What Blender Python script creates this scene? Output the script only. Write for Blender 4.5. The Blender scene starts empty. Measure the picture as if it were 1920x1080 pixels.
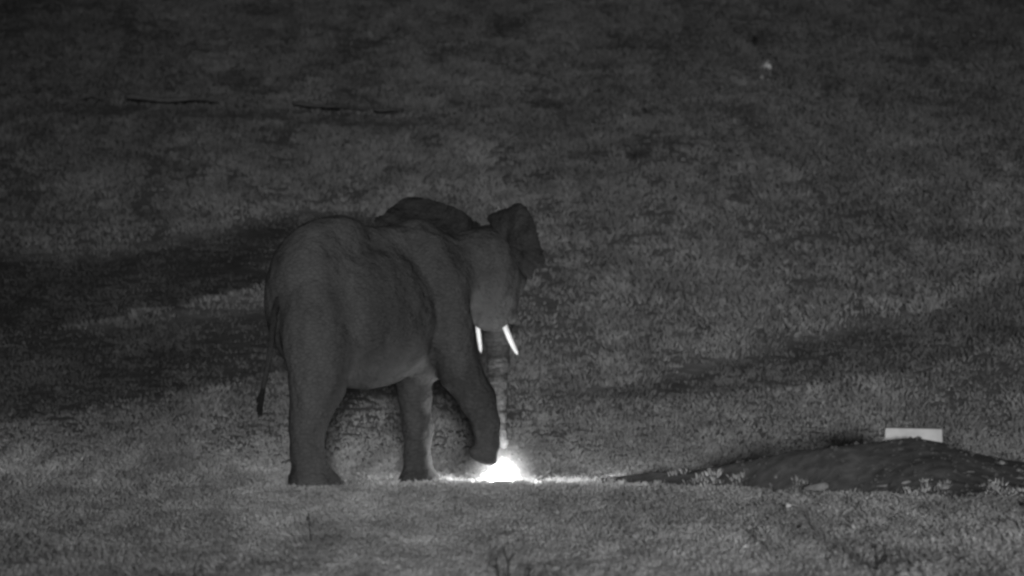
import bpy, bmesh, math, random
import numpy as np
from mathutils import Vector
import openvdb

# ------------------------------------------------------------------ camera, sky, light
S = bpy.context.scene
COL = S.collection
random.seed(4)
RNG = np.random.default_rng(7)
K = 0.00537            # metres per photo pixel at 60 m
CZ = 2.014             # camera height

cam_d = bpy.data.cameras.new('camera')
cam = bpy.data.objects.new('camera', cam_d)
COL.objects.link(cam)
cam.location = (0, -60, CZ)
cam.rotation_euler = (math.radians(90), 0, 0)
cam_d.angle = 2 * math.atan(960 * K / 60)
cam_d.clip_start = 0.5
cam_d.clip_end = 3000
S.camera = cam
cam_d.dof.use_dof = True          # long lens, wide open at night: slope and near grass are slightly soft
cam_d.dof.focus_distance = 60.5
cam_d.dof.aperture_fstop = 3.0

SUN_EL, SUN_AZ = math.radians(1.6), math.radians(1.3)      # low, from behind the camera, a little to its right
world = bpy.data.worlds.new('World')
S.world = world
world.use_nodes = True
wn = world.node_tree
wn.nodes.clear()
sky = wn.nodes.new('ShaderNodeTexSky')
sky.sky_type = 'NISHITA'
sky.sun_disc = False
sky.sun_elevation = SUN_EL
sky.sun_rotation = math.pi - SUN_AZ
bw = wn.nodes.new('ShaderNodeRGBToBW')
bg = wn.nodes.new('ShaderNodeBackground')
bg.inputs['Strength'].default_value = 0.022
wo = wn.nodes.new('ShaderNodeOutputWorld')
wn.links.new(sky.outputs[0], bw.inputs[0])
wn.links.new(bw.outputs[0], bg.inputs['Color'])
wn.links.new(bg.outputs[0], wo.inputs['Surface'])

sd = bpy.data.lights.new('sun', 'SUN')
sd.energy = 2.15
sd.angle = math.radians(2.0)
sun = bpy.data.objects.new('sun', sd)
COL.objects.link(sun)
sun.location = (8, -50, 14)
sdir = Vector((-math.sin(SUN_AZ) * math.cos(SUN_EL), math.cos(SUN_AZ) * math.cos(SUN_EL), -math.sin(SUN_EL)))
sun.rotation_euler = sdir.to_track_quat('-Z', 'Y').to_euler()

S.view_settings.view_transform = 'Standard'
S.view_settings.look = 'None'
S.view_settings.exposure = 0
S.view_settings.gamma = 1
S.view_settings.use_curve_mapping = False
S.cycles.filter_width = 2.8
S.cycles.use_denoising = True
S.cycles.max_bounces = 5
S.cycles.volume_bounces = 0
S.cycles.transparent_max_bounces = 8


# ------------------------------------------------------------------ helpers
def P(px, py, Y=0.0):
    s = K * (60 + Y) / 60
    return np.array([(px - 960) * s, Y, CZ - (py - 540) * s])


def sstep(a, b, x):
    t = np.clip((x - a) / (b - a), 0, 1)
    return t * t * (3 - 2 * t)


_tab = {}


def vnoise(x, y, scale, seed=0):
    if seed not in _tab:
        _tab[seed] = np.random.default_rng(1000 + seed).random((512, 512))
    t = _tab[seed]
    x = np.asarray(x) / scale + 77.3
    y = np.asarray(y) / scale + 31.7
    xi = np.floor(x).astype(int)
    yi = np.floor(y).astype(int)
    fx = x - xi
    fy = y - yi
    fx = fx * fx * (3 - 2 * fx)
    fy = fy * fy * (3 - 2 * fy)
    a = t[yi % 512, xi % 512]
    b = t[yi % 512, (xi + 1) % 512]
    c = t[(yi + 1) % 512, xi % 512]
    d = t[(yi + 1) % 512, (xi + 1) % 512]
    return (a * (1 - fx) + b * fx) * (1 - fy) + (c * (1 - fx) + d * fx) * fy


def fbm(x, y, scale, seed=0, octs=4):
    s = 0
    w = 0
    for i in range(octs):
        s = s + vnoise(x, y, scale / 2 ** i, seed + i) * 0.55 ** i
        w += 0.55 ** i
    return s / w


def tag(o, label=None, cat=None, group=None, kind=None):
    if label: o['label'] = label
    if cat: o['category'] = cat
    if group: o['group'] = group
    if kind: o['kind'] = kind
    return o


def empty(name, loc):
    o = bpy.data.objects.new(name, None)
    o.location = loc
    o.empty_display_size = 0.2
    COL.objects.link(o)
    return o


def mesh_obj(name, verts, faces, mat, parent=None, origin=(0, 0, 0), smooth=True, tone=None):
    """verts are world coordinates; origin becomes the object's location."""
    verts = np.asarray(verts, dtype=np.float64) - np.asarray(origin)
    me = bpy.data.meshes.new(name)
    faces_arr = faces
    if isinstance(faces, np.ndarray):
        n = faces.shape[1]
        me.vertices.add(len(verts))
        me.vertices.foreach_set('co', verts.astype(np.float32).ravel())
        me.loops.add(faces.size)
        me.loops.foreach_set('vertex_index', faces.astype(np.int32).ravel())
        me.polygons.add(len(faces))
        me.polygons.foreach_set('loop_start', np.arange(0, faces.size, n, dtype=np.int32))
        me.update(calc_edges=True)
    else:
        me.from_pydata([tuple(v) for v in verts], [], faces_arr)
    me.validate()
    if smooth:
        me.polygons.foreach_set('use_smooth', np.ones(len(me.polygons), dtype=bool))
    if tone is not None:
        a = me.attributes.new('tone', 'FLOAT', 'POINT')
        a.data.foreach_set('value', np.asarray(tone, dtype=np.float32))
    me.materials.append(mat)
    me.update()
    o = bpy.data.objects.new(name, me)
    COL.objects.link(o)
    if parent is not None:
        o.parent = parent
        o.location = Vector(origin) - parent.location
    else:
        o.location = origin
    return o


# ------------------------------------------------------------------ materials (the picture is a night infra-red one: all greys)
def new_mat(name):
    m = bpy.data.materials.new(name)
    m.use_nodes = True
    nt = m.node_tree
    nt.nodes.clear()
    out = nt.nodes.new('ShaderNodeOutputMaterial')
    return m, nt, out


def principled(nt, out, rough=0.8, spec=0.25):
    b = nt.nodes.new('ShaderNodeBsdfPrincipled')
    b.inputs['Roughness'].default_value = rough
    b.inputs['Specular IOR Level'].default_value = spec
    nt.links.new(b.outputs[0], out.inputs['Surface'])
    return b


def noise_grey(nt, lo, hi, scale, detail=6, stretch=(1, 1, 1), coord='Object', p0=0.3, p1=0.7):
    tc = nt.nodes.new('ShaderNodeTexCoord')
    mp = nt.nodes.new('ShaderNodeMapping')
    mp.inputs['Scale'].default_value = stretch
    no = nt.nodes.new('ShaderNodeTexNoise')
    no.inputs['Scale'].default_value = scale
    no.inputs['Detail'].default_value = detail
    cr = nt.nodes.new('ShaderNodeValToRGB')
    cr.color_ramp.elements[0].position = p0
    cr.color_ramp.elements[1].position = p1
    cr.color_ramp.elements[0].color = (lo, lo, lo, 1)
    cr.color_ramp.elements[1].color = (hi, hi, hi, 1)
    nt.links.new(tc.outputs[coord], mp.inputs[0])
    nt.links.new(mp.outputs[0], no.inputs['Vector'])
    nt.links.new(no.outputs['Fac'], cr.inputs[0])
    return cr, no, mp


def simple_mat(name, lo, hi, scale, rough=0.85, bump=0.4, bdist=0.01, stretch=(1, 1, 1), spec=0.2):
    m, nt, out = new_mat(name)
    b = principled(nt, out, rough, spec)
    cr, no, mp = noise_grey(nt, lo, hi, scale, stretch=stretch)
    nt.links.new(cr.outputs[0], b.inputs['Base Color'])
    bp = nt.nodes.new('ShaderNodeBump')
    bp.inputs['Strength'].default_value = bump
    bp.inputs['Distance'].default_value = bdist
    nt.links.new(no.outputs['Fac'], bp.inputs['Height'])
    nt.links.new(bp.outputs[0], b.inputs['Normal'])
    return m


def skin_mat(name, lo, hi):
    m, nt, out = new_mat(name)
    b = principled(nt, out, 0.9, 0.12)
    cr, no, mp = noise_grey(nt, lo, hi, 3.0, detail=10, stretch=(1, 1, 0.45), p0=0.36, p1=0.64)
    nt.links.new(cr.outputs[0], b.inputs['Base Color'])
    # folds and cracked wrinkles of the hide
    vo = nt.nodes.new('ShaderNodeTexVoronoi')
    vo.feature = 'DISTANCE_TO_EDGE'
    vo.inputs['Scale'].default_value = 17
    m2 = nt.nodes.new('ShaderNodeMapping')
    m2.inputs['Scale'].default_value = (1.0, 1.0, 1.9)
    tc = nt.nodes.new('ShaderNodeTexCoord')
    n2 = nt.nodes.new('ShaderNodeTexNoise')
    n2.inputs['Scale'].default_value = 6
    n2.inputs['Detail'].default_value = 5
    mix = nt.nodes.new('ShaderNodeMix')
    mix.data_type = 'VECTOR'
    mix.inputs[0].default_value = 0.12
    nt.links.new(tc.outputs['Object'], n2.inputs['Vector'])
    nt.links.new(tc.outputs['Object'], mix.inputs[4])
    nt.links.new(n2.outputs['Color'], mix.inputs[5])
    nt.links.new(mix.outputs[1], m2.inputs[0])
    nt.links.new(m2.outputs[0], vo.inputs['Vector'])
    cl = nt.nodes.new('ShaderNodeMath')
    cl.operation = 'MINIMUM'
    cl.inputs[1].default_value = 0.12
    nt.links.new(vo.outputs['Distance'], cl.inputs[0])
    b1 = nt.nodes.new('ShaderNodeBump')
    b1.inputs['Strength'].default_value = 0.8
    b1.inputs['Distance'].default_value = 0.05
    nt.links.new(cl.outputs[0], b1.inputs['Height'])
    mr = nt.nodes.new('ShaderNodeMapRange')      # crease shade painted into the hide colour: darker cracks, paler plates
    mr.inputs['From Max'].default_value = 0.10
    mr.inputs['To Min'].default_value = 0.86
    mr.inputs['To Max'].default_value = 1.04
    nt.links.new(vo.outputs['Distance'], mr.inputs['Value'])
    mc = nt.nodes.new('ShaderNodeMix')
    mc.data_type = 'RGBA'
    mc.blend_type = 'MULTIPLY'
    mc.inputs[0].default_value = 1.0
    nt.links.new(cr.outputs[0], mc.inputs[6])
    nt.links.new(mr.outputs[0], mc.inputs[7])
    nt.links.new(mc.outputs[2], b.inputs['Base Color'])
    b2 = nt.nodes.new('ShaderNodeBump')
    b2.inputs['Strength'].default_value = 0.8
    b2.inputs['Distance'].default_value = 0.09
    nt.links.new(n2.outputs['Fac'], b2.inputs['Height'])
    nt.links.new(b1.outputs[0], b2.inputs['Normal'])
    nt.links.new(b2.outputs[0], b.inputs['Normal'])
    return m


def tone_mat(name, mult, rough=0.9, transl=0.25):
    """grass and turf: the grey comes from a per-blade tone"""
    m, nt, out = new_mat(name)
    at = nt.nodes.new('ShaderNodeAttribute')
    at.attribute_name = 'tone'
    ml = nt.nodes.new('ShaderNodeMath')
    ml.operation = 'MULTIPLY'
    ml.inputs[1].default_value = mult
    nt.links.new(at.outputs['Fac'], ml.inputs[0])
    df = nt.nodes.new('ShaderNodeBsdfDiffuse')
    nt.links.new(ml.outputs[0], df.inputs['Color'])
    tr = nt.nodes.new('ShaderNodeBsdfTranslucent')
    nt.links.new(ml.outputs[0], tr.inputs['Color'])
    mx = nt.nodes.new('ShaderNodeMixShader')
    mx.inputs[0].default_value = transl
    nt.links.new(df.outputs[0], mx.inputs[1])
    nt.links.new(tr.outputs[0], mx.inputs[2])
    nt.links.new(mx.outputs[0], out.inputs['Surface'])
    return m


def ground_mat():
    m, nt, out = new_mat('soil_and_litter')
    b = principled(nt, out, 0.95, 0.1)
    at = nt.nodes.new('ShaderNodeAttribute')
    at.attribute_name = 'tone'
    cr, no, mp = noise_grey(nt, 0.22, 0.36, 5.0, detail=10)
    ml = nt.nodes.new('ShaderNodeMath')
    ml.operation = 'MULTIPLY'
    nt.links.new(at.outputs['Fac'], ml.inputs[0])
    nt.links.new(cr.outputs[0], ml.inputs[1])
    nt.links.new(ml.outputs[0], b.inputs['Base Color'])
    bp = nt.nodes.new('ShaderNodeBump')
    bp.inputs['Strength'].default_value = 0.6
    bp.inputs['Distance'].default_value = 0.04
    nt.links.new(no.outputs['Fac'], bp.inputs['Height'])
    nt.links.new(bp.outputs[0], b.inputs['Normal'])
    return m


M_ground = ground_mat()
M_grass = tone_mat('dry_grass', 1.0, transl=0.42)
M_herb = tone_mat('herb_leaves', 1.0, transl=0.4)
M_skin = skin_mat('elephant_hide', 0.047, 0.078)
M_ear = skin_mat('ear_hide', 0.022, 0.040)
M_ivory = simple_mat('ivory', 0.55, 0.66, 6, rough=0.5, bump=0.1, bdist=0.003, spec=0.3)
M_hair = simple_mat('tail_hair', 0.008, 0.014, 20, rough=0.8)
M_eye = simple_mat('eye', 0.01, 0.02, 20, rough=0.2, spec=0.5)
M_nail = simple_mat('toenail', 0.07, 0.10, 20, rough=0.7)
M_earth = simple_mat('mound_earth', 0.075, 0.15, 7.0, rough=0.97, bump=0.8, bdist=0.03, spec=0.1)
M_block = simple_mat('white_block', 0.40, 0.62, 5, rough=0.8, bump=0.4, bdist=0.006)
M_stone = simple_mat('pale_stone', 0.15, 0.27, 12, rough=0.9, bump=0.6, bdist=0.02)
M_stone_white = simple_mat('white_stone', 0.42, 0.60, 8, rough=0.9, bump=0.6, bdist=0.02)
M_stone_mid = simple_mat('grey_white_stone', 0.30, 0.44, 8, rough=0.9, bump=0.6, bdist=0.02)
M_twig = simple_mat('dark_twig', 0.02, 0.05, 12, rough=0.9, bump=0.4)
M_metal = simple_mat('lamp_housing', 0.05, 0.08, 12, rough=0.6, bump=0.1, bdist=0.002)


def emit_mat(name, strength):
    m, nt, out = new_mat(name)
    e = nt.nodes.new('ShaderNodeEmission')
    e.inputs['Color'].default_value = (1, 1, 1, 1)
    e.inputs['Strength'].default_value = strength
    nt.links.new(e.outputs[0], out.inputs['Surface'])
    return m


M_lens = emit_mat('lit_lens', 200)

# ------------------------------------------------------------------ terrain
HY0, HS, HR = 3.5, math.tan(math.radians(8.2)), 9.0


def hill(x, y):
    y = np.asarray(y, dtype=float)
    t = y - HY0
    z = np.where(t < 0, 0, np.where(t < HR, 0.5 * HS / HR * t * t, 0.5 * HS * HR + HS * (t - HR)))
    # far beyond the picture the slope eases off to a rounded hilltop
    far = np.maximum(y - 90, 0)
    z = z - np.where(far < 160, HS * far * far / 320, HS * (far - 80))
    return z


def ground_at(px, py):
    """world point of the base ground seen at a photo pixel"""
    dz = -(py - 540) * K / 60
    dx = (px - 960) * K / 60
    lo, hi = 5.0, 300.0
    prev = None
    r = 30.0
    while r < 260:
        if hill(0, r - 60) >= CZ + dz * r:
            return dx * r, r - 60
        r += 0.02 + r * 0.0005
    return dx * r, r - 60


def band_dist(x, y, pts):
    """distance ratio to a polyline whose points carry a half-width: (x, y, w)"""
    best = np.full(np.shape(x), 9.0)
    for (ax, ay, aw), (bx, by, bw_) in zip(pts[:-1], pts[1:]):
        vx, vy = bx - ax, by - ay
        t = np.clip(((x - ax) * vx + (y - ay) * vy) / (vx * vx + vy * vy), 0, 1)
        d = np.hypot(x - ax - t * vx, y - ay - t * vy) / (aw + (bw_ - aw) * t)
        best = np.minimum(best, d)
    return best


def band(pix):
    out = []
    for px, ptop, pbot in pix:
        x, y1 = ground_at(px, ptop)
        x2, y0 = ground_at(px, pbot)
        out.append(((px - 960) * K / 60, y0, y1))       # bearing, near edge, far edge on the ground
    return np.array(out)


def shade_band_dist(x, y, b_):
    be = x / np.maximum(60 + y, 5)
    n_ = np.interp(be, b_[:, 0], b_[:, 1])
    f_ = np.interp(be, b_[:, 0], b_[:, 2])
    d = np.abs(y - (n_ + f_) / 2) / ((f_ - n_) / 2)
    return d + 8 * np.clip(be - b_[-1, 0], 0, 1) * 20 + 8 * np.clip(b_[0, 0] - be, 0, 1) * 20


# cast shade across the slope, painted as darker tone over a shallow dip
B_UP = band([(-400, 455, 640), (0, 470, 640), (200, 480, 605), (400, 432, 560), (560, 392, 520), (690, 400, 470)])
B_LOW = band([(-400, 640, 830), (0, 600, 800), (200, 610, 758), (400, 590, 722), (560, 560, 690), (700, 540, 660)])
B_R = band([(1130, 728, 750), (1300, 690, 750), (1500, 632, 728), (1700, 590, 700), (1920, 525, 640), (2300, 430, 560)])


def shade_band(x, y):
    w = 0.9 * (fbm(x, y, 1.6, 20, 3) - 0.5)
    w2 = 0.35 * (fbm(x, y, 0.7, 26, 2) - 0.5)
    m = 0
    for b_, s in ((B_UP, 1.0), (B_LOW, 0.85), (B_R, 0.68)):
        d = shade_band_dist(x, y, b_)
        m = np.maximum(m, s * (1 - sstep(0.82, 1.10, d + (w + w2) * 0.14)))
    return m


def T(x, y):
    x = np.asarray(x, dtype=float)
    y = np.asarray(y, dtype=float)
    z = hill(x, y)
    up = sstep(4, 14, y)
    z = z + up * 0.16 * (fbm(x, y * 0.5, 5.0, 1, 3) - 0.5)
    z = z + up * 0.05 * (fbm(x, y * 0.5, 1.2, 5, 3) - 0.5)
    z = z + (1 - up) * 0.004 * (fbm(x, y, 1.0, 9, 3) - 0.5) * sstep(-55, -40, y)
    z = z - 0.06 * shade_band(x, y) * sstep(5, 9, y)
    # low lip in the turf just in front of the lamp
    return z


def axis(segments):
    out = []
    for a, b, st in segments:
        out.append(np.arange(a, b, st))
    return np.concatenate(out)


gx = axis([(-400, -60, 20), (-60, -14, 2), (-14, 14, 0.12), (14, 60, 2), (60, 401, 20)])
gy = axis([(-100, -26, 4), (-26, -8, 0.3), (-8, 6, 0.1), (6, 68, 0.16), (68, 130, 3), (130, 500, 20)])
GX, GY = np.meshgrid(gx, gy)
GZ = T(GX, GY)
V = np.stack([GX.ravel(), GY.ravel(), GZ.ravel()], 1)
nx, ny = len(gx), len(gy)
I, J = np.meshgrid(np.arange(nx - 1), np.arange(ny - 1))
b0 = (J * nx + I).ravel()
F = np.stack([b0, b0 + 1, b0 + nx + 1, b0 + nx], 1)


def land_tone(x, y):
    """vegetation tone: mottling, plus light falloff up the slope and shade bands painted in"""
    st = np.interp(y, [-15, -2, 6, 14], [0.12, 0.12, 0.12, 0.22])
    ys = np.where(y < 5, y * 0.06, 0.3 + (y - 5) * 0.2)
    big = fbm(x, ys, 1.6, 40, 3)
    med = fbm(x, ys, 0.42, 50, 3)
    t = 0.97 + 0.42 * (big - 0.5) + 0.45 * (med - 0.5)
    # light fading with distance, painted into the tone
    falloff = np.interp(y, [-30, -12, -4, 2, 8, 14, 22, 32, 42, 58, 90], [1.34, 1.18, 1.02, 0.96, 0.94, 0.88, 0.74, 0.56, 0.42, 0.31, 0.27])
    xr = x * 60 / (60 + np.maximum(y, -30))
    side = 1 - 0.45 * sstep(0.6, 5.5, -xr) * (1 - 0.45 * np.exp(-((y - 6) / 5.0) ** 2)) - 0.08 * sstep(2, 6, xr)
    return t * falloff * side * (1 - 0.52 * shade_band(x, y))


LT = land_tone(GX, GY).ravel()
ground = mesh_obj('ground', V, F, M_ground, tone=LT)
tag(ground, kind='structure')


# ------------------------------------------------------------------ mound (its height rule is needed to keep grass off it)
m_px = [(1120, 911), (1180, 905), (1230, 898), (1330, 888), (1400, 872), (1480, 850), (1540, 841), (1600, 834), (1650, 828),
        (1690, 822), (1715, 820), (1765, 829), (1830, 850), (1885, 862), (1920, 866), (2050, 880), (2200, 900), (2300, 915)]
MY = -1.0
m_x = np.array([P(a, b, MY)[0] for a, b in m_px])
m_z = np.array([P(a, b, MY)[2] for a, b in m_px])
foot_px = [(1120, 911), (1230, 914), (1400, 918), (1500, 929), (1600, 921), (1700, 934), (1790, 940), (1850, 930), (1920, 934), (2300, 930)]
f_x, f_y = [], []
for a, b in foot_px:
    r = CZ / ((b - 540) * K / 60)
    f_x.append((a - 960) * K / 60 * r)
    f_y.append(r - 60)


_fx = np.arange(-3, 12, 0.05)
_fy = np.convolve(np.interp(_fx, f_x, f_y), np.hanning(45) / np.hanning(45).sum(), 'same')


def mound_h(x, y):
    h = np.interp(x, m_x, m_z, left=-0.05, right=-0.05)
    fy = np.interp(x, _fx, _fy) - 0.15 + 0.25 * (fbm(x, 0 * x, 0.5, 66, 3) - 0.5)
    cy = np.maximum(MY, fy + 0.9)
    q = np.clip((y - fy) / (cy - fy), 0, 1)
    front = sstep(0, 1, q) * 0.45 + 0.55 * q
    back = 1 - sstep(0, 1, (y - cy) / 1.6)
    p = np.where(y < cy, front, back)
    z = np.where(p > 0, (h + 0.05) * p - 0.05, -0.05)
    wob = 0.06 * (fbm(x, y * 0.8, 0.33, 60, 5) - 0.5) * np.clip(h * 3, 0, 1) * sstep(0, 0.25, p) * (1 - 0.75 * sstep(0.8, 1, p))
    return z + wob


mx_ = np.arange(0.7, 7.6, 0.035)
my_ = np.arange(-4.2, 2.4, 0.035)
MXg, MYg = np.meshgrid(mx_, my_)
MZg = mound_h(MXg, MYg)
Vm = np.stack([MXg.ravel(), MYg.ravel(), MZg.ravel()], 1)
n = len(mx_)
I, J = np.meshgrid(np.arange(n - 1), np.arange(len(my_) - 1))
b0 = (J * n + I).ravel()
Fm = np.stack([b0, b0 + 1, b0 + n + 1, b0 + n], 1)
keep = (MZg.ravel()[Fm] > -0.045).any(1)
Fm = Fm[keep]
used, inv = np.unique(Fm, return_inverse=True)
mound = mesh_obj('earth_mound', Vm[used], inv.reshape(-1, 4), M_earth, origin=(4.0, -1.0, 0.0))
tag(mound, 'long low mound of bare dark earth rising to the right of the lamp', 'mound')


# crumbled lumps of earth over the mound and along its ragged foot
rs = np.random.RandomState(11)
cv, cf = [], []
ico = [(0, 0, 1), (0.9, 0, 0.3), (0.28, 0.85, 0.3), (-0.72, 0.53, 0.3), (-0.72, -0.53, 0.3), (0.28, -0.85, 0.3), (0, 0, -0.6)]
icf = [(0, 1, 2), (0, 2, 3), (0, 3, 4), (0, 4, 5), (0, 5, 1), (6, 2, 1), (6, 3, 2), (6, 4, 3), (6, 5, 4), (6, 1, 5)]
made = 0
while made < 900:
    x_ = rs.uniform(1.0, 6.2)
    y_ = rs.uniform(-3.9, 0.2)
    h_ = float(mound_h(x_, y_))
    if h_ < -0.04 or (h_ > 0.05 and rs.rand() > 0.5):
        continue
    made += 1
    r_ = rs.uniform(0.010, 0.024) * (1.7 if rs.rand() < 0.08 else 1)
    o_ = len(cv)
    for p_ in ico:
        j_ = rs.uniform(0.7, 1.3, 3)
        cv.append((x_ + p_[0] * r_ * j_[0] * 1.3, y_ + p_[1] * r_ * j_[1], max(h_, 0.0) + p_[2] * r_ * j_[2]))
    cf += [tuple(i + o_ for i in q_) for q_ in icf]
clods = mesh_obj('earth_clods', cv, cf, M_earth, mound, origin=(4.0, -1.0, 0.0), smooth=False)
clods['kind'] = 'stuff'

# ------------------------------------------------------------------ grass
def blades(cx, cy, cz, height, width, lean, tone, per, spread, var=0.18):
    """tufts as numpy: per blades of two triangles each (a kinked blade)"""
    n = len(cx)
    N = n * per
    cx, cy, cz = np.repeat(cx, per), np.repeat(cy, per), np.repeat(cz, per)
    h = np.repeat(height, per) * RNG.uniform(0.55, 1.1, N)
    w = np.repeat(width * np.ones(n), per) * RNG.uniform(0.6, 1.3, N)
    tn = np.repeat(tone, per) * RNG.uniform(1 - var, 1 + var, N)
    a = RNG.uniform(0, 2 * np.pi, N)
    r = RNG.uniform(0, 1, N) ** 0.7 * np.repeat(spread, per)
    bx, by = cx + r * np.cos(a), cy + r * np.sin(a)
    d = RNG.uniform(0, 2 * np.pi, N)
    ux, uy = np.cos(d) * w / 2, np.sin(d) * w / 2
    l = RNG.uniform(0.1, 1.0, N) * lean * h
    la = a + RNG.normal(0, 0.8, N)
    lx, ly = np.cos(la) * l, np.sin(la) * l
    z0 = cz - 0.012
    v0 = np.stack([bx - ux, by - uy, z0], 1)
    v1 = np.stack([bx + ux, by + uy, z0], 1)
    v2 = np.stack([bx + ux * .8 + lx * .35, by + uy * .8 + ly * .35, z0 + h * .6], 1)
    v3 = np.stack([bx + lx, by + ly, z0 + h * (1 - 0.25 * lean)], 1)
    Vb = np.stack([v0, v1, v2, v3], 1).reshape(-1, 3)
    i = np.arange(N) * 4
    Fb = np.concatenate([np.stack([i, i + 1, i + 2], 1), np.stack([i, i + 2, i + 3], 1)])
    return Vb, Fb, np.repeat(tn, 4)


def scatter(n, y0, y1, margin=1.2, p=1.0):
    y = y0 + (y1 - y0) * RNG.random(n) ** p
    half = (y + 60) / 60 * 960 * K * margin
    x = RNG.uniform(-1, 1, n) * half
    return x, y


# flat turf: short dry sward in front of and round the elephant
x, y = scatter(92000, -20, 16)
mh = mound_h(x, y)
ok = (mh < 0.012) | ((mh < 0.05) & (RNG.random(len(x)) < 0.3)) | ((mh < 0.14) & (fbm(x, y * 0.5, 0.25, 90, 3) > 0.66))
ok = ok & (RNG.random(len(x)) > sstep(5, 16, y))
x, y = x[ok], y[ok]
trod = 0.5 + 0.5 * sstep(0.25, 0.8, np.hypot(x + 0.086, y - 1.6))       # trodden round the lamp
patch = fbm(x, y * 0.06, 0.2, 70, 3)
streak = fbm(x * 0.6, y * 0.06, 0.12, 72, 3)
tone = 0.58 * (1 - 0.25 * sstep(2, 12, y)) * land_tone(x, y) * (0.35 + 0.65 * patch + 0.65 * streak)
hgt = trod * 0.055 * (0.5 + 1.1 * fbm(x, y * 0.08, 0.15, 75, 3)) * (1 + 0.55 * sstep(-3, 3.0, y) * (1 - sstep(4, 8, y)))
z = np.maximum(T(x, y), mound_h(x, y))
Vb, Fb, tb = blades(x, y, z, hgt, np.full(len(x), 0.012), 0.7, tone, 7, np.full(len(x), 0.05))
g1 = mesh_obj('grass', Vb, Fb, M_grass, smooth=False, tone=tb)
tag(g1, 'short dry pale grass covering the flat ground', 'grass', kind='stuff')

# slope: clumpy herbs and tussocks; short where branches lie
x, y = scatter(120000, 3.5, 66, p=0.85)
patch = fbm(x, y * 0.25, 0.6, 80, 4)
ok = RNG.random(len(x)) < np.clip(0.25 + 1.6 * (patch - 0.3), 0.15, 1)
x, y, patch = x[ok], y[ok], patch[ok]
shd = shade_band(x, y)
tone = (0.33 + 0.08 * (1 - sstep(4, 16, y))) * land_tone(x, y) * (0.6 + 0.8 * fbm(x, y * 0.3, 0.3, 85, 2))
hgt = (0.09 + 0.16 * np.clip(patch - 0.35, 0, 1)) * (1 - 0.45 * shd) * RNG.uniform(0.7, 1.3, len(x)) * (0.4 + 0.45 * sstep(3, 20, y))
for bp_ in ([(225, 205), (420, 211)], [(540, 212), (700, 220)], [(695, 222), (780, 220)], [(145, 202), (200, 203)]):
    q = [ground_at(*c) for c in bp_]
    hgt = hgt * (0.5 + 0.5 * sstep(0.6, 1.3, band_dist(x, y + 0.7, [(a_, b_, 1.0) for a_, b_ in q])))
Vb, Fb, tb = blades(x, y, T(x, y), hgt, 0.010 + 0.012 * sstep(3, 25, y), 0.7, tone, 9, 0.06 + 0.06 * sstep(3, 12, y), var=0.16)
g2 = mesh_obj('slope_herbs', Vb, Fb, M_herb, smooth=False, tone=tb)
tag(g2, 'clumpy dull grass and herbs over the rising slope', 'grass', kind='stuff')


# ------------------------------------------------------------------ elephant: one body from a signed distance field
A = math.radians(35)
F_ = np.array([math.cos(A), math.sin(A), 0])
L_ = np.array([-math.sin(A), math.cos(A), 0])
UP = np.array([0, 0, 1.0])
O_ = np.array([-2.165, 0.27, 0])


def L(f, l, z):
    return O_ + F_ * f + L_ * l + UP * z


HA = math.radians(75)
HF = np.array([math.cos(HA), math.sin(HA), 0])
HRt = np.array([math.sin(HA), -math.cos(HA), 0])
H0 = np.array([-0.23, 1.70, 0])


def H(f, r, z):
    return H0 + HF * f + HRt * r + UP * z


VX = 0.017
lo = np.array([-2.85, -0.75, -0.06])
hi = np.array([0.45, 2.65, 2.95])
dims = np.ceil((hi - lo) / VX).astype(int)
D = np.full(dims, 1.0, dtype=np.float32)
ax = [lo[i] + VX * np.arange(dims[i], dtype=np.float32) for i in range(3)]


def region(c0, c1, pad):
    s = []
    for i in range(3):
        a = int(max(0, (c0[i] - pad - lo[i]) / VX))
        b = int(min(dims[i], (c1[i] + pad - lo[i]) / VX + 1))
        s.append(slice(a, b))
    s = tuple(s)
    X = ax[0][s[0]][:, None, None]
    Y = ax[1][s[1]][None, :, None]
    Z = ax[2][s[2]][None, None, :]
    return s, X, Y, Z


def blend(s, d, k):
    a = D[s]
    h = np.maximum(k - np.abs(a - d), 0) / k
    D[s] = np.minimum(a, d) - h * h * k * 0.25


def ell(c, r, axes=(F_, L_, UP), k=0.12):
    R = max(r)
    s, X, Y, Z = region(c - R, c + R, k + 0.08)
    dx, dy, dz = X - c[0], Y - c[1], Z - c[2]
    q = []
    for a_ in axes:
        q.append(dx * a_[0] + dy * a_[1] + dz * a_[2])
    k0 = np.sqrt(sum((q[i] / r[i]) ** 2 for i in range(3)))
    k1 = np.sqrt(sum((q[i] / r[i] ** 2) ** 2 for i in range(3))) + 1e-6
    blend(s, (k0 * (k0 - 1) / k1).astype(np.float32), k)


def cone(a, b, ra, rb, k=0.08, ring=0):
    R = max(ra, rb)
    s, X, Y, Z = region(np.minimum(a, b) - R, np.maximum(a, b) + R, k + 0.08)
    v = b - a
    vv = float(v @ v)
    t = np.clip(((X - a[0]) * v[0] + (Y - a[1]) * v[1] + (Z - a[2]) * v[2]) / vv, 0, 1)
    d = np.sqrt((X - a[0] - t * v[0]) ** 2 + (Y - a[1] - t * v[1]) ** 2 + (Z - a[2] - t * v[2]) ** 2)
    d = d - (ra + (rb - ra) * t)
    if ring:
        d = d + ring * np.clip((Z - 0.7) * 2 + 0.4, 0.25, 1) * np.sin(Z * 2 * math.pi / 0.056 + 1.5 * np.sin(Z * 13) + 0.9 * np.sin(X * 23) + 0.6 * np.sin(Z * 41))
    blend(s, d.astype(np.float32), k)


def chain(pts, k=0.08, ring=0):
    for (a, ra), (b, rb) in zip(pts[:-1], pts[1:]):
        cone(np.array(a), np.array(b), ra, rb, k, ring)


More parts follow.
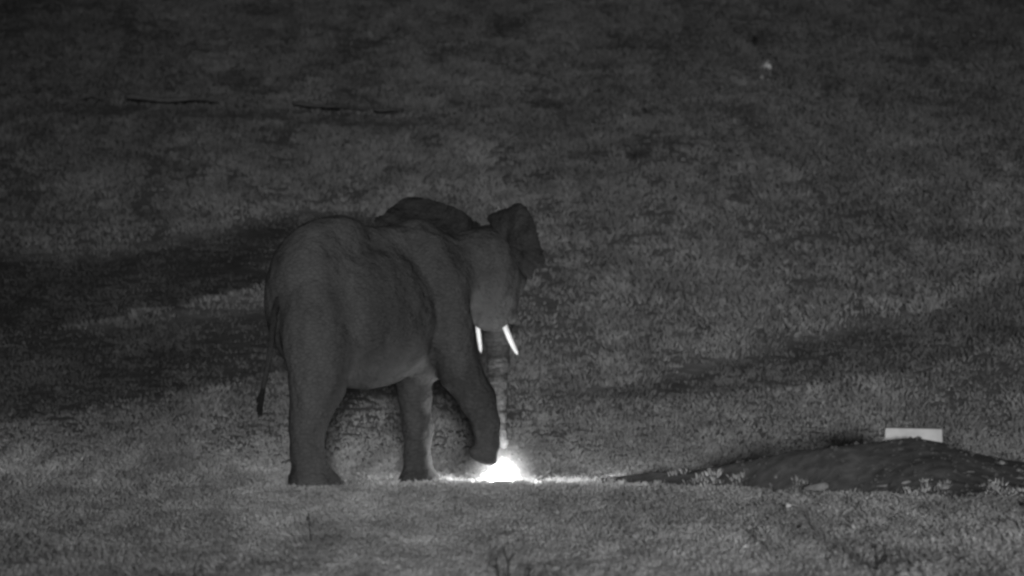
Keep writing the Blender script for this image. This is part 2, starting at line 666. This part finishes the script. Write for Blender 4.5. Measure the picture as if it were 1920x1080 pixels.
# trunk of the body
ell(L(0.19, 0, 1.90), (0.52, 0.46, 0.76))
ell(L(0.78, 0, 1.73), (0.86, 0.66, 0.75), k=0.10)
chain([(L(0.30, 0, 2.46), 0.26), (L(0.50, 0, 2.48), 0.25), (L(0.90, 0, 2.39), 0.22), (L(1.12, 0, 2.40), 0.22), (L(1.42, 0, 2.47), 0.25)], 0.12)
ell(L(1.50, -0.02, 1.95), (0.42, 0.42, 0.74), k=0.07)
ell(L(1.52, 0, 1.45), (0.36, 0.34, 0.42), k=0.10)
# shoulder blade standing proud on the near side
ell(L(1.45, -0.30, 2.02), (0.17, 0.14, 0.52), k=0.10)
# near hind leg
ell(L(0.12, -0.24, 1.55), (0.44, 0.26, 0.62), k=0.10)
chain([(L(0.12, -0.27, 1.40), 0.33), (L(0.03, -0.31, 1.05), 0.275), (L(-0.05, -0.33, 0.80), 0.205), (L(-0.10, -0.33, 0.60), 0.170),
       (L(-0.10, -0.33, 0.35), 0.160), (L(-0.06, -0.33, 0.13), 0.19)], 0.09)
ell(L(-0.01, -0.33, 0.05), (0.275, 0.23, 0.15), k=0.12)
# far hind leg
chain([(L(0.35, 0.24, 1.40), 0.31), (L(0.42, 0.30, 1.0), 0.23), (L(0.36, 0.33, 0.75), 0.18), (L(0.36, 0.33, 0.3), 0.155)], 0.09)
ell(L(0.40, 0.33, 0.05), (0.23, 0.21, 0.14), k=0.10)
# far front leg, standing
Yf = 1.12
chain([(L(1.45, 0.10, 1.65), 0.28), (P(772, 690, 1.12), 0.20), (P(777, 740, Yf), 0.165), (P(783, 800, Yf), 0.150), (P(783, 865, Yf), 0.132),
       (P(784, 888, Yf), 0.145)], 0.07)
ell(P(786, 903, Yf), (0.225, 0.20, 0.13), k=0.10)
# near front leg, lifted and bent at the wrist
chain([(P(830, 530, 0.92), 0.26), (P(843, 630, 0.90), 0.245), (P(862, 695, 0.98), 0.215), (P(896, 748, 1.00), 0.180),
       (P(911, 793, 0.98), 0.138), (P(915, 835, 0.97), 0.126)], 0.06)
ell(P(905, 856, 0.96), (0.165, 0.14, 0.075), axes=(np.array([0.87, 0.3, -0.4]) / 1.003, np.array([-0.33, 0.944, 0.0]), np.array([0.378, 0.132, 0.916])), k=0.07)
# neck and head
chain([(L(1.55, 0, 2.12), 0.42), (H(-0.25, -0.02, 2.22), 0.38), (H(0, 0, 2.22), 0.33)], 0.14)
ell(H(0.02, 0, 2.26), (0.38, 0.335, 0.41), axes=(HF, HRt, UP), k=0.12)
ell(H(0.14, 0, 1.86), (0.26, 0.235, 0.27), axes=(HF, HRt, UP), k=0.16)
ell(H(-0.02, -0.02, 1.92), (0.22, 0.24, 0.33), axes=(HF, HRt, UP), k=0.16)
cone(H(0.20, 0, 2.15), H(0.42, 0, 1.72), 0.28, 0.16, 0.10)
cone(H(0.02, 0, 1.85), H(0.16, 0, 1.65), 0.16, 0.07, 0.05)        # lower jaw
for s_ in (-1, 1):
    cone(H(0.20, 0.14 * s_, 1.92), H(0.28, 0.16 * s_, 1.69), 0.10, 0.055, 0.05)      # tusk sheath
    ell(H(0.10, 0.26 * s_, 2.12), (0.16, 0.10, 0.14), axes=(HF, HRt, UP), k=0.08)     # cheekbone
# trunk hanging straight down, rings of folded skin
chain([(H(0.40, 0, 1.78), 0.165), (P(932, 632, 2.04), 0.128), (P(934, 680, 1.97), 0.114), (P(934, 715, 1.93), 0.098),
       (P(936, 745, 1.90), 0.078), (P(940, 780, 1.86), 0.056), (P(942, 812, 1.82), 0.048), (P(944, 826, 1.81), 0.050), (P(945, 836, 1.81), 0.036)], 0.035, ring=0.0048)
# hide unevenness: broad hollows and ribs
_, X3, Y3, Z3 = region(lo, hi, 0)
lon = (X3 - O_[0]) * F_[0] + (Y3 - O_[1]) * F_[1]
D += (0.006 * np.sin(lon * 23 + 1.2 * np.sin(Z3 * 3.1)) * np.exp(-((lon - 0.95) / 0.35) ** 2) * np.exp(-((Z3 - 1.9) / 0.4) ** 2)).astype(np.float32)
D += (0.007 * np.sin(X3 * 9 + 2 * np.sin(Z3 * 5 + Y3 * 4)) * np.sin(Z3 * 11 + X3 * 3) * np.sin(Y3 * 8 + 1.3)).astype(np.float32)
# flat soles
np.maximum(D, -(Z3 + 0.0 * X3 * Y3) + 0.004, out=D)

grid = openvdb.FloatGrid(1.0)
grid.copyFromArray(np.ascontiguousarray(D))
pts, quads = grid.convertToQuads(0.0)
pts = np.asarray(pts, dtype=np.float64) * VX + lo
quads = np.asarray(quads)[:, ::-1]
elephant = empty('elephant', (-1.15, 0.85, 0))
tag(elephant, 'elephant seen from behind its flank with one front foot lifted over the lamp', 'elephant')
body = mesh_obj('body', pts, np.ascontiguousarray(quads), M_skin, elephant, origin=(-1.15, 0.85, 0))
sm = body.modifiers.new('relax', 'SMOOTH')
sm.factor = 0.5
sm.iterations = 3
del D


def sheet(name, root, outline, bulge, mat, parent, thick=0.028, rings=9, seed=0, fold=0.02):
    """ear: a fan of rings from the root to the outline, curved in depth, with real thickness"""
    rs = np.random.RandomState(seed)
    pts_ = np.array(outline)
    # smooth the outline (closed Catmull-Rom)
    out = []
    m = len(pts_)
    for i in range(m):
        p0, p1, p2, p3 = pts_[i - 1], pts_[i], pts_[(i + 1) % m], pts_[(i + 2) % m]
        for t in np.linspace(0, 1, 6, endpoint=False):
            out.append(0.5 * ((2 * p1) + (-p0 + p2) * t + (2 * p0 - 5 * p1 + 4 * p2 - p3) * t * t + (-p0 + 3 * p1 - 3 * p2 + p3) * t ** 3))
    out = np.array(out)
    out = out + rs.normal(0, 0.004, out.shape)
    m = len(out)
    root = np.array(root)
    vs = [root + np.array([0, 0, 0])]
    for r in range(1, rings + 1):
        s = r / rings
        for i in range(m):
            p = root + (out[i] - root) * s
            ang = 2 * math.pi * i / m
            p = p + np.array([0, bulge * math.sin(math.pi * s) + fold * s * math.sin(ang * 7 + s * 4), 0])
            vs.append(p)
    n1 = len(vs)
    front = np.array(vs)
    tk = np.full(n1, thick)
    tk[1 + (rings - 1) * m:] = thick * 0.45
    bk = front.copy()
    bk[:, 1] += tk
    front[:, 1] -= tk * 0.0
    faces = []
    for i in range(m):
        j = (i + 1) % m
        faces.append((0, 1 + i, 1 + j))
        faces.append((n1, n1 + 1 + j, n1 + 1 + i))
        for r in range(rings - 1):
            a = 1 + r * m
            b_ = a + m
            faces.append((a + i, b_ + i, b_ + j, a + j))
            faces.append((n1 + a + i, n1 + a + j, n1 + b_ + j, n1 + b_ + i))
        a = 1 + (rings - 1) * m
        faces.append((a + i, n1 + a + i, n1 + a + j, a + j))
    return mesh_obj(name, np.concatenate([front, bk]), faces, mat, parent, origin=tuple(parent.location))


# far (left) ear: only its arched upper part shows over the back; the top leans away
def EP(px, py, y):
    return P(px, py, y)


sheet('ear', EP(890, 470, 1.72),
      [EP(903, 432, 1.66), EP(886, 412, 1.86), EP(868, 396, 2.06), EP(830, 381, 2.24), EP(792, 371, 2.34), EP(762, 370, 2.36), EP(738, 384, 2.26), EP(718, 402, 2.16), EP(704, 408, 2.10), EP(703, 420, 2.04),
       EP(712, 480, 1.98), EP(745, 560, 1.95), EP(800, 615, 1.92), EP(850, 600, 1.85), EP(888, 540, 1.75)], 0.05, M_ear, elephant, seed=1)
# near (right) ear: held out and folded, its back towards us
sheet('ear', EP(942, 452, 1.38),
      [EP(932, 436, 1.42), EP(920, 420, 1.50), EP(914, 408, 1.55), EP(928, 397, 1.58), EP(950, 390, 1.52), EP(972, 381, 1.44), EP(988, 390, 1.34), EP(1000, 412, 1.24), EP(1008, 438, 1.16), EP(1014, 462, 1.12), EP(1022, 488, 1.06),
       EP(1016, 500, 1.02), EP(1004, 506, 1.08), EP(996, 524, 1.10), EP(984, 518, 1.16), EP(972, 500, 1.24), EP(950, 482, 1.36)], -0.09, M_ear, elephant, seed=2)


def tube(pts_, radii, nseg=10):
    """tapered tube with closed ends through world points"""
    pts_ = np.array(pts_, dtype=float)
    m = len(pts_)
    tang = np.gradient(pts_, axis=0)
    tang /= np.linalg.norm(tang, axis=1)[:, None] + 1e-9
    vs, fs = [], []
    ref = np.array([0.31, 0.92, 0.13])
    for i in range(m):
        a = np.cross(tang[i], ref)
        a /= np.linalg.norm(a) + 1e-9
        b_ = np.cross(tang[i], a)
        for j in range(nseg):
            th = 2 * math.pi * j / nseg
            vs.append(pts_[i] + (a * math.cos(th) + b_ * math.sin(th)) * radii[i])
    for i in range(m - 1):
        for j in range(nseg):
            k = (j + 1) % nseg
            fs.append((i * nseg + j, i * nseg + k, (i + 1) * nseg + k, (i + 1) * nseg + j))
    fs.append(tuple(range(nseg))[::-1])
    fs.append(tuple(range((m - 1) * nseg, m * nseg)))
    return vs, fs


def merge(parts):
    V_, F2 = [], []
    for v, f in parts:
        o = len(V_)
        V_ += list(v)
        F2 += [tuple(i + o for i in q) for q in f]
    return V_, F2


def curve(p0, p1, p2, n=12):
    t = np.linspace(0, 1, n)[:, None]
    return (1 - t) ** 2 * p0 + 2 * t * (1 - t) * p1 + t * t * p2


# tusks: seated in their sheaths, pointing forward, down and outward
for px0, py0, px1, py1, fat in ((895, 604, 902, 661, 0.8), (944, 604, 971, 665, 1.0)):
    a = P(px0, py0, 1.82)
    b_ = P(px1, py1, 2.10)
    m_ = (a + b_) / 2 + np.array([0.0, -0.02, -0.035])
    r = np.interp(np.linspace(0, 1, 14), [0, 0.5, 0.88, 1], [0.032, 0.031, 0.022, 0.006]) * fat
    v, f = tube(curve(a, m_, b_, 14), r, 14)
    mesh_obj('tusk', v, f, M_ivory, elephant, origin=tuple(elephant.location))

# eyes, set behind the cheekbones
for s_ in (-1, 1):
    c = H(0.20, 0.315 * s_, 2.20)
    v, f = tube([c + UP * 0.022, c + UP * 0.012, c, c - UP * 0.012, c - UP * 0.022], [0.004, 0.018, 0.022, 0.018, 0.004], 10)
    mesh_obj('eye', v, f, M_eye, elephant, origin=tuple(elephant.location))

# tail and its tuft
tail_px = [(530, 545), (522, 562), (514, 590), (510, 625), (507, 660), (500, 695), (494, 725), (492, 750)]
tp = [P(a, b_, 0.06 - 0.24 * sstep(0, 1, i / 4)) for i, (a, b_) in enumerate(tail_px)]
v, f = tube(tp, [0.034, 0.040, 0.038, 0.034, 0.032, 0.030, 0.026, 0.020], 12)
tail = mesh_obj('tail', v, f, M_ear, elephant, origin=tuple(elephant.location))
hairs = []
for i in range(150):
    t0 = RNG.uniform(0, 1)
    s0 = P(494 - 2.5 * t0 + RNG.normal(0, 1), 718 + 28 * t0, -0.18)
    e0 = P(485 + 4 * RNG.normal() * 0.6 + RNG.uniform(-2, 6) * (1 - t0), 752 + 30 * t0 + RNG.uniform(-6, 4), -0.22 + RNG.normal(0, 0.02))
    m0 = (s0 + e0) / 2 + np.array([0.01, 0, 0])
    hairs.append(tube(curve(s0, m0, e0, 5), [0.007, 0.008, 0.008, 0.006, 0.003], 4))
v, f = merge(hairs)
tuft = mesh_obj('tail_tuft', v, f, M_hair, tail, origin=tuple(elephant.location))
tuft.location = (0, 0, 0)

# toenails along the front rim of the standing feet
for base, rx, ry in ((L(-0.01, -0.33, 0), 0.262, 0.215), (P(786, 909, Yf) * np.array([1, 1, 0]), 0.215, 0.19)):
    for th in (-62, -25, 10):
        t_ = math.radians(th)
        c = base + F_ * math.cos(t_) * rx + L_ * math.sin(t_) * ry + UP * 0.035
        d_ = F_ * math.cos(t_) + L_ * math.sin(t_)
        v, f = tube([c - UP * .03 + d_ * .012, c - UP * .01 + d_ * .012, c + UP * .015, c + UP * .035 - d_ * .015], [0.026, 0.034, 0.032, 0.014], 8)
        mesh_obj('toenail', v, f, M_nail, elephant, origin=tuple(elephant.location))

# ------------------------------------------------------------------ ground lamp
LP = P(941, 891, 1.36)
lamp = empty('ground_lamp', (LP[0], LP[1], 0))
tag(lamp, 'dazzling white lamp standing on the grass under the elephant trunk', 'lamp')
zc = LP[2]
prof = [(0.0, 0.0), (0.10, 0.0), (0.11, 0.02), (0.06, 0.022), (0.05, 0.024), (0.05, zc - 0.112), (0.0, zc - 0.112)]


def lathe(c, prof_, n=24):
    vs, fs = [], []
    for r, z_ in prof_:
        for j in range(n):
            th = 2 * math.pi * j / n
            vs.append((c[0] + r * math.cos(th), c[1] + r * math.sin(th), z_))
    for i in range(len(prof_) - 1):
        for j in range(n):
            k = (j + 1) % n
            fs.append((i * n + j, i * n + k, (i + 1) * n + k, (i + 1) * n + j))
    return vs, fs


v, f = lathe(LP, prof)
mesh_obj('housing', v, f, M_metal, lamp, origin=tuple(lamp.location))
gl = [(0.118 * math.cos(t) + 0.0005, zc + 0.118 * math.sin(t)) for t in np.linspace(-1.35, math.pi / 2, 18)]
v, f = lathe(LP, gl)
mesh_obj('glass_dome', v, f, M_lens, lamp, origin=tuple(lamp.location))


# added ball of thin haze imitating glare round the lamp, thinning outwards
def glare_haze():
    m = bpy.data.materials.new('lamp_glare')
    m.use_nodes = True
    nt = m.node_tree
    nt.nodes.clear()
    out = nt.nodes.new('ShaderNodeOutputMaterial')
    vol = nt.nodes.new('ShaderNodeVolumePrincipled')
    vol.inputs['Color'].default_value = (0.95, 0.95, 0.95, 1)
    tc = nt.nodes.new('ShaderNodeTexCoord')
    ln = nt.nodes.new('ShaderNodeVectorMath')
    ln.operation = 'LENGTH'
    mr = nt.nodes.new('ShaderNodeMapRange')
    mr.inputs['From Min'].default_value = 0.50
    mr.inputs['From Max'].default_value = 0.10
    mr.inputs['To Min'].default_value = 0
    mr.inputs['To Max'].default_value = 1
    pw = nt.nodes.new('ShaderNodeMath')
    pw.operation = 'POWER'
    pw.inputs[1].default_value = 2.0
    ml = nt.nodes.new('ShaderNodeMath')
    ml.operation = 'MULTIPLY'
    ml.inputs[1].default_value = 0.24
    nt.links.new(tc.outputs['Object'], ln.inputs[0])
    nt.links.new(ln.outputs['Value'], mr.inputs['Value'])
    nt.links.new(mr.outputs[0], pw.inputs[0])
    nt.links.new(pw.outputs[0], ml.inputs[0])
    nt.links.new(ml.outputs[0], vol.inputs['Density'])
    nt.links.new(vol.outputs[0], out.inputs['Volume'])
    vs, fs = [], []
    n, k = 24, 14
    for i in range(k + 1):
        ph = -math.pi / 2 + math.pi * i / k
        for j in range(n):
            th = 2 * math.pi * j / n
            vs.append((LP[0] + 0.52 * math.cos(ph) * math.cos(th), LP[1] + 0.52 * math.cos(ph) * math.sin(th), LP[2] + 0.52 * math.sin(ph)))
    for i in range(k):
        for j in range(n):
            q = (j + 1) % n
            fs.append((i * n + j, i * n + q, (i + 1) * n + q, (i + 1) * n + j))
    o = mesh_obj('glare_haze', vs, fs, m, origin=tuple(LP))
    tag(o, 'added ball of haze imitating glare round the lamp', 'glare_haze', kind='stuff')


glare_haze()

# ------------------------------------------------------------------ white block behind the mound
bl, br = P(1656, 827, 0.55), P(1769, 827, 0.55)
tl, tr_ = P(1660, 802, 0.55), P(1767.5, 804, 0.55)
dpt = 0.38
z0 = -0.02
vs = []
for yy in (0, dpt):
    sx = 0.0 if yy == 0 else 0.012
    for c, zz in ((bl, z0), (br, z0), (tr_, tr_[2]), (tl, tl[2])):
        vs.append((c[0] + (sx if c[0] < 4.2 else -sx), 0.55 + yy, zz))
fs = [(0, 1, 2, 3), (5, 4, 7, 6), (3, 2, 6, 7), (1, 5, 6, 2), (4, 0, 3, 7), (4, 5, 1, 0)]
blk = mesh_obj('stone_block', vs, fs, M_block, origin=((bl[0] + br[0]) / 2, 0.74, 0), smooth=False)
bv = blk.modifiers.new('worn_edges', 'BEVEL')
bv.width = 0.018
bv.segments = 3
tag(blk, 'white rectangular block standing half hidden behind the crest of the earth mound', 'block')


# ------------------------------------------------------------------ stones
def stone(px, py, w_px, h_px, label, mat, seed, depth=None, name='stone', group=None):
    """irregular flat stone whose foot is seen at (px, py)"""
    if depth is None:
        x_, y_ = ground_at(px, py)
        z_ = float(T(x_, y_))
        if py > 860:
            # on the flat or on the mound: march along the ray
            r = 40.0
            while r < 64:
                xx = (px - 960) * K / 60 * r
                zz = CZ - (py - 540) * K / 60 * r
                g = max(float(T(xx, r - 60)), float(mound_h(xx, r - 60)))
                if g >= zz:
                    x_, y_, z_ = xx, r - 60, g + (0.035 if float(mound_h(xx, r - 60)) < 0.01 else 0)
                    break
                r += 0.01
    sc = K * (60 + y_) / 60
    rx, rz = w_px * sc / 2, h_px * sc
    ry = rx * 0.75
    rs = np.random.RandomState(seed * 3 + 1)
    bm = bmesh.new()
    for q in range(34):
        th = rs.uniform(0, 2 * math.pi)
        q_ = rs.uniform(0.45, 1.0)
        zz = rs.uniform(-0.3, 1.0)
        sh = (1 - 0.45 * max(zz, 0) ** 2)
        bm.verts.new((x_ + rx * q_ * math.cos(th) * sh + 0.15 * rx * zz * math.sin(seed), y_ + ry * q_ * math.sin(th) * sh, z_ + rz * zz * (0.75 + 0.25 * math.cos(th + seed))))
    res = bmesh.ops.convex_hull(bm, input=bm.verts)
    bmesh.ops.delete(bm, geom=[g_ for g_ in res['geom_interior'] if isinstance(g_, bmesh.types.BMVert)], context='VERTS')
    bmesh.ops.bevel(bm, geom=list(bm.edges), offset=min(rz, rx) * 0.12, segments=1, affect='EDGES')
    bm.verts.ensure_lookup_table()
    bm.verts.index_update()
    vs = [tuple(v_.co) for v_ in bm.verts]
    fs = [tuple(v_.index for v_ in f_.verts) for f_ in bm.faces]
    bm.free()
    o = mesh_obj(name, vs, fs, mat, origin=(x_, y_, z_), smooth=False)
    tag(o, label, 'stone', group)
    return o


stone(1531, 925, 62, 16, 'broad flat pale stone at the front foot of the earth mound', M_stone, 1)
stone(1462, 930, 20, 8, 'small pale stone just left of the broad flat stone by the mound', M_stone, 2)
stone(1479, 958, 16, 9, 'small bright white stone in the grass below the left half of the mound', M_stone_white, 3)
stone(1601, 998, 9, 8, 'tiny white stone alone in the grass between the mound and the twin stalks', M_stone_white, 4)
stone(1656, 913, 36, 7, 'thin pale stone slab low on the front of the mound', M_stone, 5)
stone(1697, 907, 30, 7, 'pale stone slab right beside the thin slab low on the mound', M_stone, 6)
stone(1772, 915, 24, 9, 'wedge shaped pale stone low on the right half of the mound', M_stone, 7)
stone(1818, 886, 26, 4, 'sliver of pale stone high on the right flank of the mound', M_stone, 8)
stone(1879, 870, 20, 8, 'pale stone on the right shoulder of the mound', M_stone, 9)
stone(1913, 884, 20, 7, 'upper pale stone at the right edge of the picture on the mound', M_stone, 10)
stone(1912, 897, 26, 5, 'lower flat pale stone at the right edge of the picture on the mound', M_stone, 11)
stone(1440, 134, 24, 14, 'large pale stone lying alone high on the dark slope', M_stone_mid, 12)
stone(1428, 149, 12, 7, 'small pale stone just below the large stone high on the slope', M_stone, 13)


# ------------------------------------------------------------------ fallen branches and bare bushes up the slope
def branch(pix, r0, label, seed, side=3):
    rs = np.random.RandomState(seed)
    pts_ = []
    for px, py in pix:
        x_, y_ = ground_at(px, py)
        pts_.append(np.array([x_, y_, float(T(x_, y_)) + 0.16 + rs.normal(0, 0.01)]))
    pts_ = np.array(pts_)
    t = np.linspace(0, len(pts_) - 1, 24)
    dense = np.stack([np.interp(t, np.arange(len(pts_)), pts_[:, i]) for i in range(3)], 1)
    dense[:, 2] += 0.02 * np.sin(np.linspace(0, 9, 24) + seed)
    rr = r0 * np.interp(np.linspace(0, 1, 24), [0, 0.1, 0.6, 1], [0.8, 1.0, 0.7, 0.2])
    parts = [tube(dense, rr, 8)]
    root = empty('fallen_branch', tuple(dense[0] - UP * 0.1))
    v_, f_ = parts[0]
    mesh_obj('stem', v_, f_, M_twig, root, origin=tuple(root.location))
    for i in range(side):
        a = dense[rs.randint(5, 20)]
        e = a + np.array([rs.uniform(-0.3, 0.3), rs.uniform(-0.2, 0.2), rs.uniform(0.03, 0.10)])
        v_, f_ = tube(curve(a, (a + e) / 2 + UP * 0.03, e, 6), [r0 * .4, r0 * .35, r0 * .3, r0 * .25, r0 * .15, r0 * .08], 6)
        mesh_obj('twig', v_, f_, M_twig, root, origin=tuple(root.location))
    tag(root, label, 'branch')


branch([(234, 205), (300, 207), (360, 209), (412, 211)], 0.050, 'long dark fallen branch across the far upper left slope', 1)
branch([(548, 212), (600, 214), (650, 217), (690, 220)], 0.036, 'dark fallen branch on the slope straight above the elephant rump', 2)
branch([(700, 222), (735, 223), (772, 220)], 0.028, 'short dark branch right of the branch above the elephant rump', 3)
branch([(150, 202), (175, 203), (196, 203)], 0.022, 'shortest dark branch left of the long branch on the upper slope', 4)


def bush(px, py, w_px, h_px, label, seed):
    rs = np.random.RandomState(seed)
    x_, y_ = ground_at(px, py)
    z_ = float(T(x_, y_))
    sc = K * (60 + y_) / 60
    root = empty('low_shrub', (x_, y_, z_))
    parts = []
    tw = []
    tips = []
    for i in range(16):
        e = np.array([x_ + rs.uniform(-.5, .5) * w_px * sc, y_ + rs.uniform(-.3, .3) * w_px * sc, z_ + rs.uniform(.35, 1) * h_px * sc])
        s0 = np.array([x_ + rs.uniform(-.1, .1), y_, z_ - 0.02])
        c = curve(s0, (s0 + e) / 2 + np.array([0, 0, 0.08]), e, 7)
        tw.append(tube(c, np.linspace(0.012, 0.004, 7), 5))
        tips += list(c[3:])
    v_, f_ = merge(tw)
    mesh_obj('stems', v_, f_, M_twig, root, origin=tuple(root.location))
    N = 420
    tips = np.array(tips)
    c = tips[rs.randint(0, len(tips), N)] + rs.normal(0, 0.045, (N, 3))
    a = rs.normal(0, 1, (N, 3)); a /= np.linalg.norm(a, axis=1)[:, None]
    b_ = np.cross(a, rs.normal(0, 1, (N, 3))); b_ /= np.linalg.norm(b_, axis=1)[:, None]
    s_ = rs.uniform(0.02, 0.045, (N, 1))
    Vl = np.stack([c - a * s_, c + b_ * s_ * .5, c + a * s_, c - b_ * s_ * .5], 1).reshape(-1, 3)
    Fl = np.arange(N * 4).reshape(N, 4)
    lv = mesh_obj('foliage', Vl, Fl, M_twig, root, origin=tuple(root.location), smooth=False)
    lv['kind'] = 'stuff'
    tag(root, label, 'shrub')


bush(1028, 206, 52, 20, 'low dark shrub on the slope high above the elephant head', 5)
bush(1204, 300, 22, 9, 'small dark shrub on the mid slope right of the elephant ear', 6)
bush(1432, 95, 14, 32, 'narrow dark shrub just above the pale stone on the upper slope', 8)


# ------------------------------------------------------------------ dry stalks in the foreground
def stalk(lines, label, seed, r=0.0065):
    """lines: list of pixel polylines from the foot upwards"""
    rs = np.random.RandomState(seed)
    fx_, fy_ = lines[0][0]
    rr = CZ / ((min(fy_, 1100) - 540) * K / 60)
    y_ = rr - 60
    base = P(fx_, fy_, y_)
    r *= 1.35
    root = empty('dry_stalk', (base[0], base[1], 0))
    for ln_ in lines:
        pts_ = np.array([P(a, b_, y_ + rs.normal(0, 0.01)) for a, b_ in ln_])
        if ln_ is lines[0]:
            pts_[0, 2] = -0.01
        t = np.linspace(0, len(pts_) - 1, 4 * len(pts_))
        dn = np.stack([np.interp(t, np.arange(len(pts_)), pts_[:, i]) for i in range(3)], 1)
        v_, f_ = tube(dn, np.linspace(r, r * 0.4, len(dn)), 6)
        mesh_obj('stem', v_, f_, M_twig, root, origin=tuple(root.location))
        # withered leaves clinging to the stem
        N = 5
        ii = rs.randint(2, len(dn), N)
        c = dn[ii]
        d_ = np.stack([rs.uniform(-1, 1, N), rs.uniform(-.5, .5, N), rs.uniform(-.6, .9, N)], 1) * 0.024
        w_ = np.array([0.0, 0.006, 0.007])
        Vl = np.stack([c, c + d_ * .5 + w_, c + d_, c + d_ * .5 - w_], 1).reshape(-1, 3)
        for q in range(N):
            mesh_obj('leaf', Vl[q * 4:q * 4 + 4], np.arange(4).reshape(1, 4), M_twig, root, origin=tuple(root.location), smooth=False)
    tag(root, label, 'dry plant')


stalk([[(1644, 1076), (1643, 1050), (1641, 1026)], [(1644, 1058), (1652, 1052), (1659, 1040), (1660, 1022)], [(1659, 1040), (1664, 1058)], [(1641, 1026), (1636, 1024)]],
      'dark twin stemmed stalk in the grass at the lower right', 1, 0.012)
stalk([[(952, 1098), (953, 1060), (948, 1040), (942, 1022)], [(952, 1056), (958, 1046), (966, 1036)]], 'forked dry stalk at the bottom centre below the lamp', 2, 0.008)
stalk([[(936, 1092), (932, 1060), (931, 1046)], [(936, 1075), (926, 1062)]], 'short dry stalk just left of the forked one at the bottom', 3, 0.006)
stalk([[(990, 1094), (992, 1072), (991, 1058)], [(991, 1075), (999, 1062)]], 'short dry stalk just right of the forked one at the bottom', 4, 0.006)
stalk([[(362, 1094), (365, 1066), (371, 1048), (379, 1036)]], 'curved thin stalk leaning right at the lower left', 5, 0.007)
stalk([[(408, 1084), (414, 1068), (426, 1048)], [(408, 1070), (402, 1058)]], 'thin leaning stalk right of the curved one at the lower left', 6, 0.005)
stalk([[(583, 1018), (581, 990), (578, 962)], [(580, 975), (575, 968)]], 'upright thin stalk in the grass below the elephant hind foot', 7, 0.005)
stalk([[(1412, 1010), (1413, 992), (1410, 978)]], 'small dry stalk in the grass left of the tiny white stone', 8, 0.005)
